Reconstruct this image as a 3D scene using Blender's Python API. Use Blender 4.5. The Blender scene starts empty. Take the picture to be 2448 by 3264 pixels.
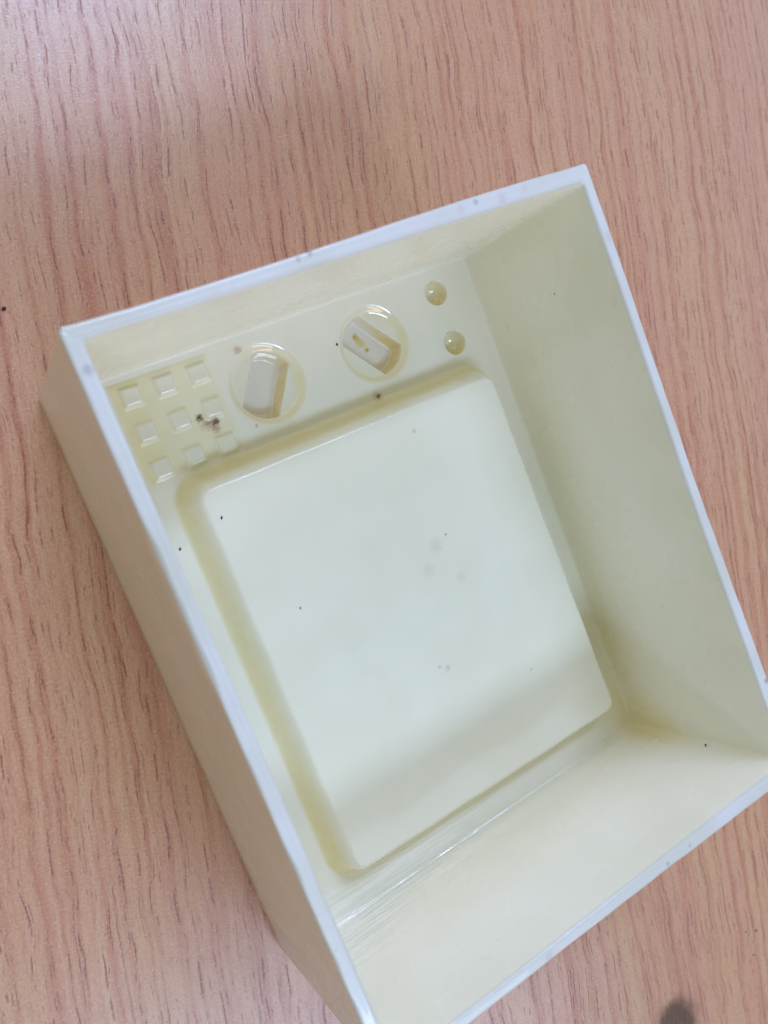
import bpy, math, random
import numpy as np
from mathutils import Matrix, Vector

SC = bpy.context.scene
COL = SC.collection
MM = 0.001

# ------------------------------------------------------------------ camera
cam = bpy.data.cameras.new('camera')
cam_o = bpy.data.objects.new('camera', cam)
COL.objects.link(cam_o)
SC.camera = cam_o
cam.sensor_fit = 'VERTICAL'
cam.sensor_height = 4.8
cam.sensor_width = 3.6
cam.lens = 4.0736
cam.clip_start = 0.005
cam.clip_end = 20
RX = Vector((0.83415015, -0.36681114, 0.41187756))
RY = Vector((-0.38392079, -0.92232309, -0.04387419))
RZ = Vector((0.39597773, -0.1215307, -0.91018236))
CP = Vector((-19.4015, 99.7805, 181.6795)) * MM
m = Matrix.Identity(4)
for i in range(3):
    m[i][0] = RX[i]; m[i][1] = -RY[i]; m[i][2] = -RZ[i]; m[i][3] = CP[i]
cam_o.matrix_world = m
cam.dof.use_dof = True
cam.dof.focus_distance = 0.186
cam.dof.aperture_fstop = 2.6

# ------------------------------------------------------------------ room light (indoor, two rows of ceiling tubes, added side lights)
W = bpy.data.worlds.new('World')
SC.world = W
W.use_nodes = True
bg = W.node_tree.nodes['Background']
bg.inputs[0].default_value = (0.97, 1.0, 0.64, 1)
bg.inputs[1].default_value = 0.25

def area(name, loc, sx, sy, watts, col, target=(0.05, 0.06, 0.0)):
    l = bpy.data.lights.new(name, 'AREA')
    l.shape = 'RECTANGLE'; l.size = sx; l.size_y = sy
    l.energy = watts; l.color = col
    o = bpy.data.objects.new(name, l); COL.objects.link(o)
    o.location = loc
    d = Vector(target) - Vector(loc)
    if abs(d.x)+abs(d.y) > 1e-6: o.rotation_euler = d.to_track_quat('-Z', 'Y').to_euler()   # else: hangs level, facing down
    return o
HT = 1.5
area('ceiling_lamp', (0.54, 1.16, HT), 0.72, 0.30, 18, (0.47, 0.62, 1.0), target=(0.54, 1.16, 0.0))
area('ceiling_lamp', (-0.05, -1.12, HT), 1.3, 0.34, 21, (0.48, 0.66, 1.0), target=(-0.05, -1.12, 0.0))
area('fitted_side_light', (0.3, 2.2, 1.0), 1.6, 1.0, 18, (0.79, 0.79, 1.0))  # unseen low light from the far side, strength fitted to the resin tones
area('fitted_side_light', (0.2, -2.2, 1.0), 1.6, 1.0, 11, (1.0, 0.62, 0.55))  # added unseen fill from the near side, tint fitted to match colours
area('fitted_side_light', (2.2, 0.3, 1.0), 1.6, 1.0, 5.4, (0.41, 0.48, 1.0))  # added unseen fill from the right, fitted the same way

SC.view_settings.view_transform = 'Standard'
SC.view_settings.look = 'None'
SC.view_settings.exposure = 0.05
SC.view_settings.gamma = 1.0
SC.render.engine = 'CYCLES'
SC.cycles.max_bounces = 12
SC.cycles.diffuse_bounces = 8
SC.cycles.caustics_reflective = False
SC.cycles.caustics_refractive = False
SC.cycles.blur_glossy = 0.5
SC.cycles.sample_clamp_indirect = 4.0

# ------------------------------------------------------------------ node helpers
class NT:
    def __init__(s, name):
        s.mat = bpy.data.materials.new(name); s.mat.use_nodes = True
        s.t = s.mat.node_tree; s.n = s.t.nodes; s.l = s.t.links
        s.bsdf = s.n['Principled BSDF']
    def link(s, a, b): s.l.new(a, b)
    def put(s, sock, v):
        if hasattr(v, 'is_linked') or isinstance(v, bpy.types.NodeSocket): s.l.new(v, sock)
        else: sock.default_value = v
    def math(s, op, a, b=0.0, c=0.0, clamp=False):
        n = s.n.new('ShaderNodeMath'); n.operation = op; n.use_clamp = clamp
        s.put(n.inputs[0], a); s.put(n.inputs[1], b); s.put(n.inputs[2], c)
        return n.outputs[0]
    def ramp(s, x, a, b, lo=0.0, hi=1.0):
        n = s.n.new('ShaderNodeMapRange'); n.interpolation_type = 'SMOOTHSTEP'
        s.put(n.inputs[0], x); s.put(n.inputs[1], a); s.put(n.inputs[2], b); s.put(n.inputs[3], lo); s.put(n.inputs[4], hi)
        return n.outputs[0]
    def noise(s, vec, scale=1.0, detail=2.0, rough=0.5, dim='3D'):
        n = s.n.new('ShaderNodeTexNoise'); n.noise_dimensions = dim
        s.put(n.inputs['Vector'], vec); s.put(n.inputs['Scale'], scale); s.put(n.inputs['Detail'], detail); s.put(n.inputs['Roughness'], rough)
        return n.outputs[0]
    def mix(s, f, a, b, mode='MIX'):
        n = s.n.new('ShaderNodeMix'); n.data_type = 'RGBA'; n.blend_type = mode
        s.put(n.inputs[0], f)
        for k, v in ((6, a), (7, b)):
            if isinstance(v, tuple): v = tuple(v) + (1,) if len(v) == 3 else v
            s.put(n.inputs[k], v)
        return n.outputs[2]
    def vec(s, x, y, z=0.0):
        n = s.n.new('ShaderNodeCombineXYZ')
        s.put(n.inputs[0], x); s.put(n.inputs[1], y); s.put(n.inputs[2], z)
        return n.outputs[0]
    def sep(s, v):
        n = s.n.new('ShaderNodeSeparateXYZ'); s.l.new(v, n.inputs[0]); return n.outputs
    def coords_mm(s):
        n = s.n.new('ShaderNodeTexCoord')
        v = s.n.new('ShaderNodeVectorMath'); v.operation = 'SCALE'
        s.l.new(n.outputs['Object'], v.inputs[0]); v.inputs['Scale'].default_value = 1000.0
        return v.outputs[0]
    def bump(s, h, strength, dist):
        n = s.n.new('ShaderNodeBump'); n.inputs['Strength'].default_value = strength; n.inputs['Distance'].default_value = dist
        s.l.new(h, n.inputs['Height']); return n

OX, OY = 50.0, 62.8       # mould origin (mm)

def resin(name, base, rough=0.22, stains_light=(), layers=0.0, mott=0.02, grain=0.5, translucency_tint=None, speck=0.0, coat=0.0):
    """cured cream resin: soft mottling, faint print layers, stains: dirt plus painted light and shade"""
    k = NT(name)
    P = k.coords_mm()
    x, y, z = k.sep(P)
    n1 = k.noise(P, 0.06, 3.0)
    n2 = k.noise(P, 0.25, 2.0, 0.5)
    c2 = tuple(b*(1-mott*1.6) for b in base[:2]) + (base[2]*(1-mott*3.0),)
    col = k.mix(k.ramp(n1, 0.35, 0.65), base, c2)
    col = k.mix(k.ramp(n2, 0.5, 0.8, 0.0, 0.10), col, tuple(min(1, b*1.06) for b in base))
    if translucency_tint:
        # yellow tint painted round the details for light soaking through resin, broken by noise
        at = k.n.new('ShaderNodeAttribute'); at.attribute_name = 'translucency_tint'
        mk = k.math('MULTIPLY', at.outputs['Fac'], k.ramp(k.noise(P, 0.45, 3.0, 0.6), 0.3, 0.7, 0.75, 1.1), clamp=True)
        col = k.mix(mk, col, translucency_tint)
    wob = k.noise(P, 1.6, 3.0, 0.65)
    for st in stains_light:
        sx, sy, sr, sc, amt = st[:5]
        dx = k.math('SUBTRACT', x, sx-OX); dy = k.math('SUBTRACT', y, sy-OY)
        dd = k.math('ADD', k.math('MULTIPLY', dx, dx), k.math('MULTIPLY', dy, dy))
        if len(st) > 5:                 # height and vertical stretch, for marks on the walls
            dz = k.math('DIVIDE', k.math('SUBTRACT', z, st[5]), st[6]); dd = k.math('ADD', dd, k.math('MULTIPLY', dz, dz))
        d = k.math('SQRT', dd)
        d = k.math('ADD', d, k.math('MULTIPLY', k.math('SUBTRACT', wob, 0.5), sr*1.3))
        col = k.mix(k.ramp(d, sr, sr*0.15, 0.0, amt), col, sc)
    if speck > 0:
        v = k.n.new('ShaderNodeTexVoronoi'); k.link(P, v.inputs['Vector']); v.inputs['Scale'].default_value = 0.35
        vr = k.sep(v.outputs['Color'])
        f = k.math('MULTIPLY', k.ramp(v.outputs['Distance'], 0.075, 0.03), k.math('GREATER_THAN', vr[0], 1-speck))
        col = k.mix(k.math('MULTIPLY', f, 0.7), col, (0.28, 0.25, 0.24))
    k.link(col, k.bsdf.inputs['Base Color'])
    r = k.ramp(k.noise(P, 0.08, 2.0, 0.5), 0.3, 0.7, rough*0.85, rough*1.15)
    k.link(r, k.bsdf.inputs['Roughness'])
    k.bsdf.inputs['IOR'].default_value = 1.5
    h = k.math('MULTIPLY', k.noise(P, 3.0, 2.0, 0.5), grain)
    if coat > 0:
        k.bsdf.inputs['Coat Weight'].default_value = coat; k.bsdf.inputs['Coat Roughness'].default_value = 0.03; k.bsdf.inputs['Coat IOR'].default_value = 2.0 if coat > 0.9 else 1.6
    if layers > 0:
        # print layer ridges, their glossy highlights painted as pale streaks low down by the front wall
        ly = k.noise(k.vec(k.math('MULTIPLY', x, 0.045), k.math('MULTIPLY', y, 1.3), k.math('MULTIPLY', z, 1.1)), 1.0, 2.0, 0.6)
        zl = k.math('ADD', z, k.math('MULTIPLY', k.math('SUBTRACT', x, 8.0-OX), 0.25))
        ms = k.math('MULTIPLY', k.ramp(zl, 34.0, 13.0), k.ramp(y, 10.5-OY, 8.0-OY))
        ms = k.math('MULTIPLY', ms, k.ramp(k.math('ADD', x, k.math('MULTIPLY', z, 1.2)), 86.0-OX, 40.0-OX))
        st_ = k.math('MULTIPLY', k.ramp(ly, 0.46, 0.58), ms)
        k.link(k.mix(k.math('MULTIPLY', st_, 0.75), col, (0.97, 0.96, 0.92)), k.bsdf.inputs['Base Color'])
        k.link(k.math('MULTIPLY', k.ramp(ms, 0.05, 0.6), 1.0), k.bsdf.inputs['Coat Weight'])
        k.bsdf.inputs['Coat Roughness'].default_value = 0.12
        lay = k.bump(k.math('MULTIPLY', ly, k.math('MULTIPLY', ms, layers)), 1.0, 0.0006)
        k.link(lay.outputs[0], k.bsdf.inputs['Coat Normal'])
    b = k.bump(h, 0.10, 0.00010)
    if layers > 0: k.link(lay.outputs[0], b.inputs['Normal'])
    k.link(b.outputs[0], k.bsdf.inputs['Normal'])
    return k.mat

RES = (0.878, 0.857, 0.762)
BROWN = (0.07, 0.035, 0.025); TAN = (0.42, 0.27, 0.17); GREY = (0.33, 0.33, 0.36); PINK = (0.55, 0.28, 0.25)
YEL = (0.84, 0.74, 0.38); AMB = (0.76, 0.60, 0.20)  # tints painted for light passing through the resin
PALE_SHEEN = (0.92, 0.92, 0.88)
M_wall = resin('cream_resin_wall', RES, 0.27, ((-0.1, 92.0, 2.2, PALE_SHEEN, 0.55, 33.0, 2.6), (-0.1, 98.5, 1.5, PALE_SHEEN, 0.35, 28.0, 2.0), (-0.1, 106.0, 1.2, PALE_SHEEN, 0.4, 18.0, 3.0), (0.0, 79.0, 0.9, PALE_SHEEN, 0.4, 30.0, 4.0),  # pale patches are reflections painted on the outer left wall
    (-0.1, 8.0, 7.0, (0.86, 0.85, 0.84), 0.6, 40.0, 2.5), (0.1, 6.0, 1.0, GREY, 0.6, 40.0, 1.2), (0.1, 3.5, 0.8, GREY, 0.5, 33.0, 1.2), (0.1, 11.5, 0.8, GREY, 0.4, 38.0, 1.5),  # the wide first patch paints the sheen at the wall's near end
    (97.0, 6.0, 9.0, YEL, 0.4, 14.0, 1.6), (96.0, 3.0, 6.0, YEL, 0.35, 20.0, 2.5), (97.4, 121.0, 8.0, (0.80, 0.78, 0.58), 0.4, 36.0, 2.5)), layers=1.0, grain=0.0)  # painted corner tints: yellow translucency low right, olive shade at the far corner
M_floor = resin('cream_resin_floor', RES, 0.17, (
    (27.2, 108.3, 2.6, (0.55, 0.34, 0.22), 0.6), (28.2, 106.5, 1.5, (0.52, 0.28, 0.15), 0.7), (27.2, 108.0, 1.0, (0.36, 0.20, 0.15), 0.7), (25.9, 109.6, 1.1, BROWN, 0.95), (28.7, 107.8, 1.3, (0.14, 0.07, 0.065), 0.9),
    (38.6, 119.6, 1.4, (0.5, 0.32, 0.24), 0.6), (36.2, 104.0, 0.6, (0.4, 0.27, 0.22), 0.5), (64.5, 100.5, 0.75, (0.03, 0.02, 0.03), 0.95), (64.3, 100.5, 1.8, TAN, 0.4)), translucency_tint=YEL, grain=0.25, layers=0.6)
M_panel = resin('cream_resin_panel', (0.885, 0.860, 0.730), 0.13, ((65.6, 90.8, 0.7, (0.5, 0.45, 0.22), 0.5), (71.4, 31.8, 0.5, (0.5, 0.5, 0.2), 0.6), (52.6, 41.6, 1.0, GREY, 0.35), (50.9, 42.6, 0.6, GREY, 0.4), (60.5, 66.5, 2.4, GREY, 0.16), (57.0, 62.5, 2.0, GREY, 0.13), (63.5, 58.0, 1.6, GREY, 0.12)), translucency_tint=YEL, grain=0.25, coat=0.7)
M_stud = resin('cream_resin_stud', RES, 0.14, ((28.7, 107.9, 1.0, (0.12, 0.07, 0.07), 0.85),), translucency_tint=YEL, grain=0.1, coat=1.0)
M_knob = resin('cream_resin_knob', RES, 0.09, translucency_tint=YEL, grain=0.05, coat=1.0)
M_slot = resin('thin_resin_slot', (0.85, 0.81, 0.765), 0.08, ((67.5, 112.8, 1.5, (0.70, 0.60, 0.20), 0.8), (67.1, 113.7, 1.2, (0.70, 0.58, 0.16), 0.8), (66.8, 114.6, 1.0, (0.62, 0.36, 0.03), 0.95), (68.3, 111.0, 0.9, (0.62, 0.34, 0.02), 0.95)), translucency_tint=AMB, grain=0.05, coat=1.0)
M_dimple = resin('amber_tint_dimple', (0.87, 0.84, 0.71), 0.08, translucency_tint=(0.80, 0.67, 0.30), grain=0.03, coat=1.0)  # amber tint paints the light bouncing inside the bowl
M_rim = resin('pale_resin_rim', (0.77, 0.785, 0.805), 0.3, (
    (70.2, 124.6, 1.4, PINK, 0.15), (79.0, 124.3, 1.4, PINK, 0.2), (84.5, 124.9, 1.1, PINK, 0.15), (73.6, 125.0, 0.8, (0.3, 0.22, 0.24), 0.4), (40.6, 125.0, 0.8, GREY, 0.7),
    (38.4, 124.6, 0.7, GREY, 0.5), (1.9, 118.6, 1.2, GREY, 0.5), (99.0, 112.0, 1.6, PINK, 0.15), (99.6, 20.0, 0.8, (0.3, 0.12, 0.12), 0.6), (99.7, 9.5, 0.7, (0.08, 0.05, 0.08), 0.7), (63.0, 1.0, 0.6, GREY, 0.6), (69.0, 1.3, 0.5, GREY, 0.5),
    (34.0, 0.9, 1.2, (0.45, 0.38, 0.4), 0.35)), mott=0.05, grain=3.0, speck=0.10, coat=0.3)

def wood():
    k = NT('beech_laminate')
    P = k.coords_mm(); u, v, _ = k.sep(P)
    wig = k.math('MULTIPLY', k.math('SUBTRACT', k.noise(k.vec(k.math('MULTIPLY', u, 0.02), k.math('MULTIPLY', v, 0.03)), 1.0, 2.0), 0.5), 5.0)
    u = k.math('ADD', u, wig)
    def st(su, sv, d=2.0, r=0.5, off=0.0):
        return k.noise(k.vec(k.math('MULTIPLY', u, su), k.math('MULTIPLY', v, sv), off), 1.0, d, r)
    broad = st(0.09, 0.006, 3.0)
    strk = st(0.42, 0.012, 3.0, 0.6, 3.0)
    fibre = st(2.2, 0.16, 3.0, 0.65, 7.0)
    blot = k.noise(P, 0.05, 3.0, 0.6)
    col = k.mix(k.ramp(broad, 0.36, 0.64), (0.655, 0.395, 0.245), (0.645, 0.355, 0.24))
    col = k.mix(k.ramp(strk, 0.52, 0.74, 0.0, 0.6), col, (0.52, 0.225, 0.155))
    col = k.mix(k.ramp(strk, 0.45, 0.3, 0.0, 0.4), col, (0.70, 0.45, 0.32))
    col = k.mix(k.ramp(blot, 0.45, 0.75, 0.0, 0.35), col, (0.64, 0.36, 0.27))
    col = k.mix(k.ramp(fibre, 0.42, 0.75, 0.0, 0.45), col, (0.46, 0.21, 0.125))
    # dark pores: long broken lines running with the grain, and short loose dashes between them
    tot = None
    jag = k.math('MULTIPLY', k.math('SUBTRACT', k.noise(P, 1.5, 3.0, 0.7), 0.5), 0.55)
    wan = k.math('MULTIPLY', k.math('SUBTRACT', k.noise(k.vec(k.math('MULTIPLY', u, 0.15), k.math('MULTIPLY', v, 0.07)), 1.0, 2.0), 0.5), 2.2)
    def cells(i, cu, cv):
        su = k.math('ADD', k.math('DIVIDE', k.math('ADD', u, wan), cu), 13.7*i); sv = k.math('DIVIDE', v, cv)
        vo = k.n.new('ShaderNodeTexVoronoi'); vo.voronoi_dimensions = '2D'; vo.inputs['Scale'].default_value = 1.0
        k.link(k.vec(su, sv), vo.inputs['Vector'])
        px, py, _ = k.sep(vo.outputs['Position']); rr, rg, rb = k.sep(vo.outputs['Color'])
        du = k.math('ABSOLUTE', k.math('MULTIPLY', k.math('SUBTRACT', su, px), cu))
        dv = k.math('ABSOLUTE', k.math('MULTIPLY', k.math('SUBTRACT', sv, py), cv))
        return du, dv, rr, rg, rb
    for i, (cu, cv, wd, rate, thr, amt) in enumerate(((4.4, 90.0, 0.28, 0.12, 0.48, 0.78), (3.2, 60.0, 0.22, 0.20, 0.52, 0.65), (5.5, 120.0, 0.36, 0.08, 0.48, 0.5))):
        du, dv, rr, rg, rb = cells(i+1, cu, cv)
        w = k.math('MULTIPLY', k.math('ADD', 0.6, k.math('MULTIPLY', rg, 0.8)), wd)
        on = k.noise(k.vec(k.math('MULTIPLY', rb, 91.0), k.math('MULTIPLY', v, rate), 3.0*i), 1.0, 2.0, 0.6)
        m1 = k.ramp(k.math('ADD', du, jag), w, k.math('MULTIPLY', w, 0.1))
        f = k.math('MULTIPLY', k.math('MULTIPLY', m1, k.ramp(on, thr, thr+0.10)), amt)
        hal = k.math('MULTIPLY', k.math('MULTIPLY', k.ramp(du, k.math('MULTIPLY', w, 4.0), 0.0), k.ramp(rr, 0.25, 0.8)), 0.42)
        col = k.mix(hal, col, (0.50, 0.19, 0.12))
        tot = f if tot is None else k.math('MAXIMUM', tot, f)
    for i, (cu, cv, wd, ln, pres, amt) in enumerate(((1.7, 6.0, 0.19, 2.4, 0.32, 0.42), (0.9, 2.6, 0.17, 0.8, 0.40, 0.3))):
        du, dv, rr, rg, rb = cells(i+7, cu, cv)
        w = k.math('MULTIPLY', k.math('ADD', 0.7, k.math('MULTIPLY', rg, 0.7)), wd)
        L = k.math('MULTIPLY', k.math('ADD', 0.35, rb), ln)
        m1 = k.ramp(k.math('ADD', du, jag), w, k.math('MULTIPLY', w, 0.2))
        m2 = k.ramp(dv, L, k.math('MULTIPLY', L, 0.4))
        f = k.math('MULTIPLY', k.math('MULTIPLY', k.math('MULTIPLY', m1, m2), k.ramp(rr, 1-pres, 1-pres+0.2)), amt)
        tot = k.math('MAXIMUM', tot, f)
    col = k.mix(tot, col, (0.25, 0.085, 0.055))
    pig = k.noise(P, 1.9, 3.0, 0.75)
    col = k.mix(k.ramp(pig, 0.5, 0.72, 0.0, 0.5), col, (0.80, 0.55, 0.40))
    col = k.mix(k.ramp(pig, 0.5, 0.3, 0.0, 0.45), col, (0.42, 0.21, 0.13))
    # dark soft-edged patch near the front edge
    kx, ky = DARK_PATCH
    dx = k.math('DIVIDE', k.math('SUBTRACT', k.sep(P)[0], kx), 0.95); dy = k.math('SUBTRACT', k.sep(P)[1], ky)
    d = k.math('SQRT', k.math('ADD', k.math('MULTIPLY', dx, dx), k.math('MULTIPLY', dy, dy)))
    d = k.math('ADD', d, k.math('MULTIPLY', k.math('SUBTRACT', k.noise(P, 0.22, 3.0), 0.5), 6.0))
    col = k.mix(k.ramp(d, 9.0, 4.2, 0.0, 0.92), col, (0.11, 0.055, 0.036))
    k.link(col, k.bsdf.inputs['Base Color'])
    k.link(k.ramp(k.noise(P, 0.8, 3.0, 0.6), 0.3, 0.7, 0.14, 0.21), k.bsdf.inputs['Roughness'])
    b = k.bump(k.math('SUBTRACT', k.noise(P, 3.0, 3.0, 0.6), tot), 0.35, 0.00012)
    k.link(b.outputs[0], k.bsdf.inputs['Normal'])
    return k.mat

# ------------------------------------------------------------------ mesh helpers
def mesh_obj(name, verts, faces, mat, parent=None, normals=None, origin=(0, 0, 0), smooth=True):
    """verts in mm (world); stored relative to origin, in metres"""
    V = (np.asarray(verts, float) - np.array(origin)) * MM
    me = bpy.data.meshes.new(name)
    me.from_pydata(V.tolist(), [], [tuple(int(i) for i in f) for f in faces])
    me.update()
    if smooth: me.polygons.foreach_set('use_smooth', [True]*len(me.polygons))
    if normals is not None:
        me.normals_split_custom_set_from_vertices(np.asarray(normals, float).tolist())
    me.materials.append(mat)
    o = bpy.data.objects.new(name, me); COL.objects.link(o)
    if parent is not None: o.parent = parent
    else: o.location = Vector(origin) * MM
    return o

def tag(o, label, cat, group=None):
    o['label'] = label; o['category'] = cat
    if group: o['group'] = group
    return o

def subset(V, N, F, keep):
    F = F[keep]
    ids, inv = np.unique(F, return_inverse=True)
    return V[ids], inv.reshape(F.shape), N[ids]

# ------------------------------------------------------------------ table
TA = math.radians(75.6 - 90)          # grain runs along local y
def to_table(x, y):
    c, s = math.cos(-TA), math.sin(-TA)
    return ((x-50)*c - (y-60)*s, (x-50)*s + (y-60)*c)
DARK_PATCH = to_table(83.5, -80.0)
def build_table():
    hx, hy, th, r = 420.0, 640.0, 25.0, 1.5
    prof = [(0, -th), (0, -r)] + [(r*(1-math.cos(a)), -r+r*math.sin(a)) for a in np.linspace(0, math.pi/2, 5)[1:]]
    vs, fs = [], []
    for off, z in prof:
        for sx, sy in ((-1, -1), (1, -1), (1, 1), (-1, 1)): vs.append((sx*(hx-off), sy*(hy-off), z))
    n = len(prof)
    for i in range(n-1):
        for j in range(4): fs.append((i*4+j, i*4+(j+1) % 4, i*4+4+(j+1) % 4, i*4+4+j))
    fs.append(tuple((n-1)*4+j for j in range(4))); fs.append((3, 2, 1, 0))
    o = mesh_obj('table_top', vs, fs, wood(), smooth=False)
    o.location = (50*MM, 60*MM, 0); o.rotation_euler = (0, 0, TA)
    tag(o, 'pinkish brown beech laminate table top with dark grain dashes under the mould', 'table')
build_table()

# ------------------------------------------------------------------ the mould
ORG = (OX, OY, 0.0)
mould = bpy.data.objects.new('resin_mould', None); COL.objects.link(mould)
mould.empty_display_size = 0.02
mould.location = Vector(ORG)*MM
tag(mould, 'cream translucent resin mould, a deep open box with raised square panel, on wood table', 'mould')

H, FZ, PZ = 54.27, 9.39, 17.05
NS, NC = 90, 8
rng = np.random.RandomState(4)
def wobble(n, seed, amp, cells):
    r = np.random.RandomState(seed); k = r.randn(cells)*amp; k[0] = k[-1] = 0
    return np.interp(np.linspace(0, cells-1, n), np.arange(cells), k)
def loop(corners, r, bows=None, seed=None, amp=0.0):
    """rounded quad, corners BL BR TR TL; returns pts and side index"""
    C = [np.array(c, float) for c in corners]; pts = []; side = []
    for i in range(4):
        p, q, pr = C[i], C[(i+1) % 4], C[i-1]
        d = (q-p)/np.linalg.norm(q-p); e = (p-pr)/np.linalg.norm(p-pr)
        # corner arc (from side i-1 to side i)
        a0 = p - e*r; b0 = p + d*r; cc = p - e*r + d*r
        th = np.linspace(0, math.pi/2, NC+1)
        for j, t in enumerate(th):
            v = cc - d*r*math.cos(t)*1.0 + e*r*math.sin(t)*1.0
            # arc from a0 (cc - d r) to b0 (cc + e r)
            pts.append(v); side.append(i-1 if j < NC/2 else i)
        q0 = q - d*r
        nrm = np.array([d[1], -d[0]])
        for t in np.linspace(0, 1, NS+2)[1:-1]:
            v = b0*(1-t)+q0*t
            if bows: v = v + nrm*bows[i](t)
            pts.append(v); side.append(i)
    return np.array(pts), np.array(side) % 4
OUT_T = [(0.5, 0.0), (100.35, 0.0), (99.8, 126.1), (0.25, 125.4)]
OUT_B = [(-0.3, -0.1), (100.2, 0.0), (100.0, 125.6), (-0.1, 125.1)]
IN_T = [(3.15, 2.05), (97.6, 2.95), (97.5, 122.85), (2.95, 122.75)]
IN_B = [(3.0, 1.6), (96.6, 2.9), (97.7, 123.2), (3.0, 122.7)]
g = lambda c, w, a: (lambda t: a*math.exp(-((t-c)/w)**2))
bT = [lambda t: 0.06*math.sin(t*9), g(0.47, 0.28, -0.6), lambda t: 0.30*math.sin(2*math.pi*t)-0.1, g(0.5, 0.3, -0.15)]
bI = [lambda t: 0.1*math.sin(t*7), g(0.45, 0.22, -0.5), lambda t: 0.1*math.sin(2*math.pi*t), g(0.5, 0.3, -0.1)]
b0 = [lambda t: 0.0]*4

def ringset():
    rings = []      # (pts, z, tagname)
    oT, side = loop(OUT_T, 0.9, bT); oB, _ = loop(OUT_B, 0.9, b0)
    iT, _ = loop(IN_T, 1.0, bI); iB, _ = loop(IN_B, 1.2, b0)
    cen = np.array([OX, OY])
    n = len(oT)
    # ragged outer arris: small chips, more on the left side (3)
    idx = np.arange(n)
    chip = np.zeros(n)
    for s in range(4):
        w = np.where(side == s)[0]
        r = np.random.RandomState(20+s)
        a = np.interp(np.linspace(0, 1, len(w)), np.linspace(0, 1, 34), r.rand(34)**3)
        if s == 3: a = a + 1.6*np.interp(np.linspace(0, 1, len(w)), [0, .28, .33, .37, .40, .44, .47, .52, 1], [0, 0, .5, .1, .8, .1, .45, 0, 0])
        chip[w] = a*(0.33 if s == 3 else 0.12)
    def inset(pts, d):
        nx = np.roll(pts, -1, 0)-np.roll(pts, 1, 0); nx /= np.linalg.norm(nx, axis=1)[:, None]
        nl = np.stack([-nx[:, 1], nx[:, 0]], 1)      # towards inside for ccw
        dd = np.asarray(d)
        return pts + nl*(dd[:, None] if dd.ndim else dd)
    zw = 0.10*np.interp(idx, np.linspace(0, n, 60), np.random.RandomState(9).randn(60))
    R = []
    R.append((inset(oB, 1.7), np.full(n, 0.15)))
    R.append((inset(oB, 0.7), np.full(n, 0.5)))
    R.append((oB, np.full(n, 1.3)))
    for t in np.linspace(0, 1, 14)[1:]:
        tt = 1.3+(H-1.0-1.3)*t
        f = (tt/H)
        belly = 0.25*math.sin(math.pi*f)
        R.append((inset(oB*(1-f)+oT*f, belly*0.4), np.full(n, tt)))
    a1 = len(R)-1                                   # rim starts here
    R.append((inset(oT, chip*0.3), H-0.45-chip*0.4))
    R.append((inset(oT, 0.12+chip), H-0.12-chip*0.3+zw*0.3))
    R.append((inset(oT, 0.4+chip), H+zw*0.4))
    for t in (0.3, 0.5, 0.7):
        R.append((inset(oT, 0.4)*(1-t)+inset(iT, -0.45)*t, H+zw*0.4-(0.07 if t == 0.5 else 0.03 if t == 0.3 else 0)))
    R.append((inset(iT, -0.45), H+zw*0.4))
    R.append((inset(iT, -0.12), H-0.15+zw*0.3))
    R.append((iT, np.full(n, H-0.6)))
    b1 = len(R)-1                                   # rim ends here
    fr = 0.7
    for t in np.linspace(0, 1, 16)[1:]:
        tt = (H-0.6)+(FZ+fr-H+0.6)*t
        f = (tt-FZ)/(H-FZ)
        R.append((iB*(1-f)+iT*f, np.full(n, tt)))
    for a in np.linspace(0, math.pi/2, 8)[1:]:
        R.append((inset(iB, fr*(1-math.cos(a))), np.full(n, FZ+fr*(1-math.sin(a)))))
    R.append((inset(iB, fr+0.9), np.full(n, FZ-0.06)))
    return R, side, a1, b1
def build_walls():
    R, side, a1, b1 = ringset()
    n = len(side)
    V = np.concatenate([np.column_stack([p, z]) for p, z in R])
    F, fr, fs = [], [], []
    for k in range(len(R)-1):
        for j in range(n):
            j2 = (j+1) % n
            F.append((k*n+j, k*n+j2, (k+1)*n+j2, (k+1)*n+j)); fr.append(k); fs.append(side[j])
    F = np.array(F); fr = np.array(fr); fs = np.array(fs)
    # smooth vertex normals of the whole shell
    p = V[F]; fn = np.cross(p[:, 2]-p[:, 0], p[:, 3]-p[:, 1]); fn /= np.linalg.norm(fn, axis=1)[:, None]+1e-12
    N = np.zeros_like(V)
    for c in range(4): np.add.at(N, F[:, c], fn)
    N /= np.linalg.norm(N, axis=1)[:, None]+1e-12
    rim = (fr >= a1) & (fr < b1)
    v, f, nn = subset(V, N, F, rim)
    mesh_obj('rim', v, f, M_rim, mould, nn, ORG)
    for s in range(4):
        v, f, nn = subset(V, N, F, (~rim) & (fs == s))
        mesh_obj('wall', v, f, M_wall, mould, nn, ORG)
build_walls()

# ---- inside floor as a fine relief, then cut into its parts
def sdf_rr(x, y, cx, cy, hx, hy, r, ang=0.0):
    c, s = math.cos(ang), math.sin(ang)
    dx, dy = x-cx, y-cy
    u = np.abs(c*dx+s*dy)-hx+r; v = np.abs(-s*dx+c*dy)-hy+r
    return np.hypot(np.maximum(u, 0), np.maximum(v, 0))+np.minimum(np.maximum(u, v), 0)-r
def softmin(a, b, k):
    h = np.clip(0.5+0.5*(b-a)/k, 0, 1); return b*(1-h)+a*h-k*h*(1-h)
def softmax(a, b, k): return -softmin(-a, -b, k)
def step(t, k0, k1):
    """0..1 straight ramp with rounded foot (k0) and rounded top (k1)"""
    return softmin(softmax(t, np.zeros_like(t), k0), np.ones_like(t), k1)

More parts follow.
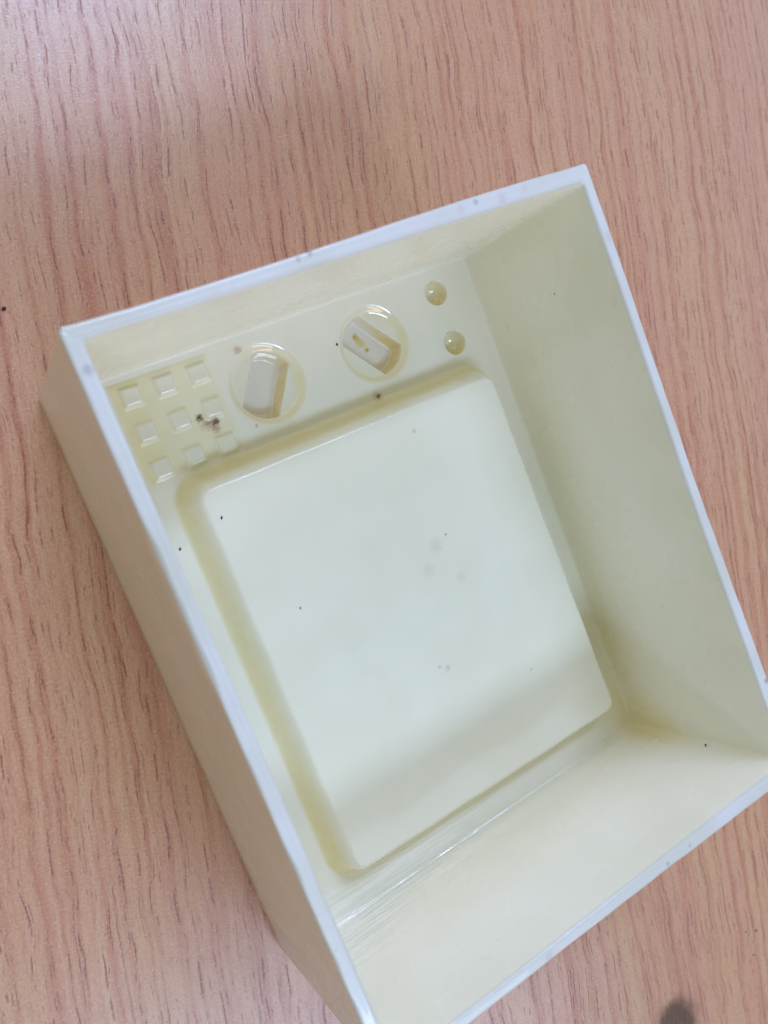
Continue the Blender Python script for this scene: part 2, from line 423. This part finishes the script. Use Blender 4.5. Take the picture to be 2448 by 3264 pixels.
STUDS = [(cx, cy) for cy in (117.85, 110.5, 102.85) for cx in (15.05, 22.05, 29.1)]
KNOBS = [(41.95, 111.15, 8.3, math.radians(56.5)), (68.35, 111.4, 8.35, math.radians(-51.5))]
LEDS = [(87.55, 117.3, 2.85), (87.6, 105.45, 2.85)]
PCX, PCY, PHX, PHY = 53.35, 54.65, 38.75, 44.75

def slot_sdf(x, y, k):
    cx, cy, r, a = k
    d = -math.sin(a)*(x-cx)+math.cos(a)*(y-cy)
    return np.maximum(np.abs(d)-3.95, np.hypot(x-cx, y-cy)-6.95)
def panel_sdf(x, y): return sdf_rr(x, y, PCX, PCY, PHX, PHY, 5.8)
def relief(x, y):
    z = np.full_like(x, FZ)
    # low frequency waviness of the cast
    z = z+0.05*np.sin(x*0.21+1.0)*np.sin(y*0.17)
    # shallow recess round the studs
    d = sdf_rr(x, y, 21.6, 111.0, 11.2, 11.5, 1.0)
    z = z-0.5*step(-d/1.5, 0.5, 0.5)
    for i, (cx, cy) in enumerate(STUDS):
        d = sdf_rr(x, y, cx, cy, 2.15, 2.15, 0.45, math.radians((i*37 % 5)-2))
        z = z+1.1*step(-d/0.65, 0.45, 0.4)
    d = panel_sdf(x, y)
    wv = 0.05*np.sin(y*0.33)+0.05*np.sin(x*0.41+2)
    t = -(d+wv)/3.3
    z = z+(PZ-FZ)*step(t, 0.26, 0.24)
    z = z+0.09*np.maximum(0, np.sin((x+y*1.02)*2*math.pi/2.3))**3*np.exp(-((t-1.03)/0.10)**2)
    for k in KNOBS:
        d = np.hypot(x-k[0], y-k[1])-k[2]
        z = z-1.35*step(-d/1.15, 0.7, 0.6)
        s = slot_sdf(x, y, k)
        z = z-3.5*step(-s/0.75, 0.30, 0.55)
    for cx, cy, r in LEDS:
        q = np.hypot(x-cx, y-cy)/r
        t = np.clip(1-q**2.4, 0, 1)**0.62
        z = z-3.5*t*step((1-q)/0.10, 0.3, 0.3)
    return z
def sst(a, b, v):
    t = np.clip((v-a)/(b-a), 0, 1); return t*t*(3-2*t)
def translucency_amount(x, y):  # where the yellow translucency is painted: flanks, recesses, visible slot sides
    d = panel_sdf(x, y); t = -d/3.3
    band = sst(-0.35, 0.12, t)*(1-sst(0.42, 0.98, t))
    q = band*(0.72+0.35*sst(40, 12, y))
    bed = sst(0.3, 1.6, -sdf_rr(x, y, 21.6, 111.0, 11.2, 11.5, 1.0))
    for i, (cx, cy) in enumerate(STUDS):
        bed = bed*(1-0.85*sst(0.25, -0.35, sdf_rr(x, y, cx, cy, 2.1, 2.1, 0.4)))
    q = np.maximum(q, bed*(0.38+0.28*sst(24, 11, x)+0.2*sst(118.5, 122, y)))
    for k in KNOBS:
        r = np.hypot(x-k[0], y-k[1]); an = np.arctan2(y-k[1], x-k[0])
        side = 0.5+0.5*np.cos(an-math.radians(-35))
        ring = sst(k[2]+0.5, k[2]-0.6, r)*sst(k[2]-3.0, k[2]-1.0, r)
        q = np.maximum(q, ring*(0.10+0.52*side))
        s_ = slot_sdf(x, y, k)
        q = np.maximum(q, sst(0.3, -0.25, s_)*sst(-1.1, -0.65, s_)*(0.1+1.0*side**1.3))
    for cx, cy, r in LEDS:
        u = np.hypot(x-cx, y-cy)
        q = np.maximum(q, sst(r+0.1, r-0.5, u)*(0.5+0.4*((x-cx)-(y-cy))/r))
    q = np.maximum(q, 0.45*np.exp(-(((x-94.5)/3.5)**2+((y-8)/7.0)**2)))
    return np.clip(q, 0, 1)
def build_floor():
    def axis(lo, hi, fine, f, c):
        a = []; v = lo
        while v < hi-1e-6:
            a.append(v); v += f if any(p <= v < q for p, q in fine) else c
        a.append(hi); return np.array(a)
    xs = axis(1.9, 98.6, [(9, 97)], 0.17, 0.3)
    ys = axis(1.0, 123.9, [(9, 15), (94.5, 123)], 0.16, 0.3)
    X, Y = np.meshgrid(xs, ys)
    Z = relief(X, Y)
    e = 0.03
    gx = (relief(X+e, Y)-relief(X-e, Y))/(2*e); gy = (relief(X, Y+e)-relief(X, Y-e))/(2*e)
    N = np.stack([-gx, -gy, np.ones_like(gx)], -1); N /= np.linalg.norm(N, axis=-1)[..., None]
    V = np.stack([X, Y, Z], -1).reshape(-1, 3); N = N.reshape(-1, 3)
    Q = translucency_amount(X, Y).reshape(-1)
    ny, nx = X.shape
    I = np.arange(ny*nx).reshape(ny, nx)
    F = np.stack([I[:-1, :-1], I[:-1, 1:], I[1:, 1:], I[1:, :-1]], -1).reshape(-1, 4)
    cx = V[F].mean(1); x, y = cx[:, 0], cx[:, 1]
    lab = np.zeros(len(F), int)
    names = ['floor']; mats = [M_floor]; parents = [None]
    def add(name, mask, mat, par=None):
        names.append(name); mats.append(mat); parents.append(par); lab[mask] = len(names)-1
        return len(names)-1
    add('raised_panel', panel_sdf(x, y) < 0.15, M_panel)
    for i, (sx, sy) in enumerate(STUDS):
        add('square_stud', sdf_rr(x, y, sx, sy, 2.2, 2.2, 0.45, math.radians((i*37 % 5)-2)) < 0, M_stud)
    for k in KNOBS:
        p = add('knob_recess', np.hypot(x-k[0], y-k[1]) < k[2]+0.1, M_knob)
        add('grip_slot', slot_sdf(x, y, k) < 0.06, M_slot, p)
    for lx, ly, r in LEDS:
        add('lamp_dimple', np.hypot(x-lx, y-ly) < r+0.05, M_dimple)
    objs = []
    for i, nm in enumerate(names):
        v, f, nn = subset(V, N, F, lab == i)
        par = mould if parents[i] is None else objs[parents[i]]
        o = mesh_obj(nm, v, f, mats[i], par, nn, ORG)
        at = o.data.attributes.new('translucency_tint', 'FLOAT', 'POINT')
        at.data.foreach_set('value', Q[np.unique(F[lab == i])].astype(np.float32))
        objs.append(o)
build_floor()

# ------------------------------------------------------------------ dust specks lying on the mould and the table
k = NT('black_dust'); k.bsdf.inputs['Base Color'].default_value = (0.03, 0.026, 0.022, 1); k.bsdf.inputs['Roughness'].default_value = 0.8
M_dust = k.mat
def speck(x, y, z, r, label, ax=1.4, ang=0.0, nrm=(0, 0, 1)):
    rr = random.Random(int(x*100+y*7))
    vs, fs = [], []
    nu, nv = 7, 4
    q = Vector((0, 0, 1)).rotation_difference(Vector(nrm)).to_matrix()
    for i in range(nv+1):
        ph = math.pi*i/nv
        for j in range(nu):
            th = 2*math.pi*j/nu
            k_ = r*(0.75+0.5*rr.random())
            px = k_*ax*math.sin(ph)*math.cos(th); py = k_*math.sin(ph)*math.sin(th)/ax**0.5
            p = q @ Vector((px*math.cos(ang)-py*math.sin(ang), px*math.sin(ang)+py*math.cos(ang), 0.55*r*math.cos(ph)+0.4*r))
            vs.append((x+p.x, y+p.y, z+p.z))
    for i in range(nv):
        for j in range(nu):
            fs.append((i*nu+j, (i+1)*nu+j, (i+1)*nu+(j+1) % nu, i*nu+(j+1) % nu))
    o = mesh_obj('dust_speck', vs, fs, M_dust, origin=(x, y, z))
    tag(o, label, 'dust speck', 'black dust specks on the mould and table')
speck(0.9, 142.6, 0, 0.42, 'black dust speck on the table at the far left, above the mould corner', 1.2, 0.6)
speck(117.3, -74.1, 0, 0.28, 'larger of the black dust specks on the table below the right side of the mould', 1.2, 0.8)
speck(113.9, -72.3, 0, 0.2, 'smaller black dust speck beside the larger one on the table at lower right', 1.2, 0.3)
speck(113.7, -79.6, 0, 0.22, 'dark dust speck on the table nearest the lower right corner of the photo', 1.3, 2.0)
speck(20.2, 89.9, PZ, 0.22, 'black dust speck on the raised panel near its upper left corner', 1.6, 1.0)
speck(27.7, 67.3, PZ, 0.16, 'faint dark dust speck on the left middle of the raised panel', 1.5, 1.3)
speck(63.7, 67.8, PZ, 0.15, 'tiny grey dust speck right of the centre of the raised panel', 2.0, 0.6)
speck(12.0, 87.0, FZ, 0.26, 'black dust speck on the floor strip between left rim and raised panel', 1.5, 0.9)
speck(59.8, 114.0, FZ, 0.27, 'black dust speck on the floor between the two knob recesses', 1.2, 1.3)
speck(97.35, 106.5, 36.0, 0.13, 'dark dust speck high on the right inner wall near the far corner', 1.6, 1.2, (-1, 0, 0))
speck(97.35, 47.9, 35.5, 0.15, 'dark dust speck alone on the middle of the right inner wall', 1.5, 1.2, (-1, 0, 0))
speck(95.9, 3.0, 34.2, 0.27, 'brown black smudge speck on the bottom inner wall by the right corner', 2.0, 0.9, (0, 1, 0))
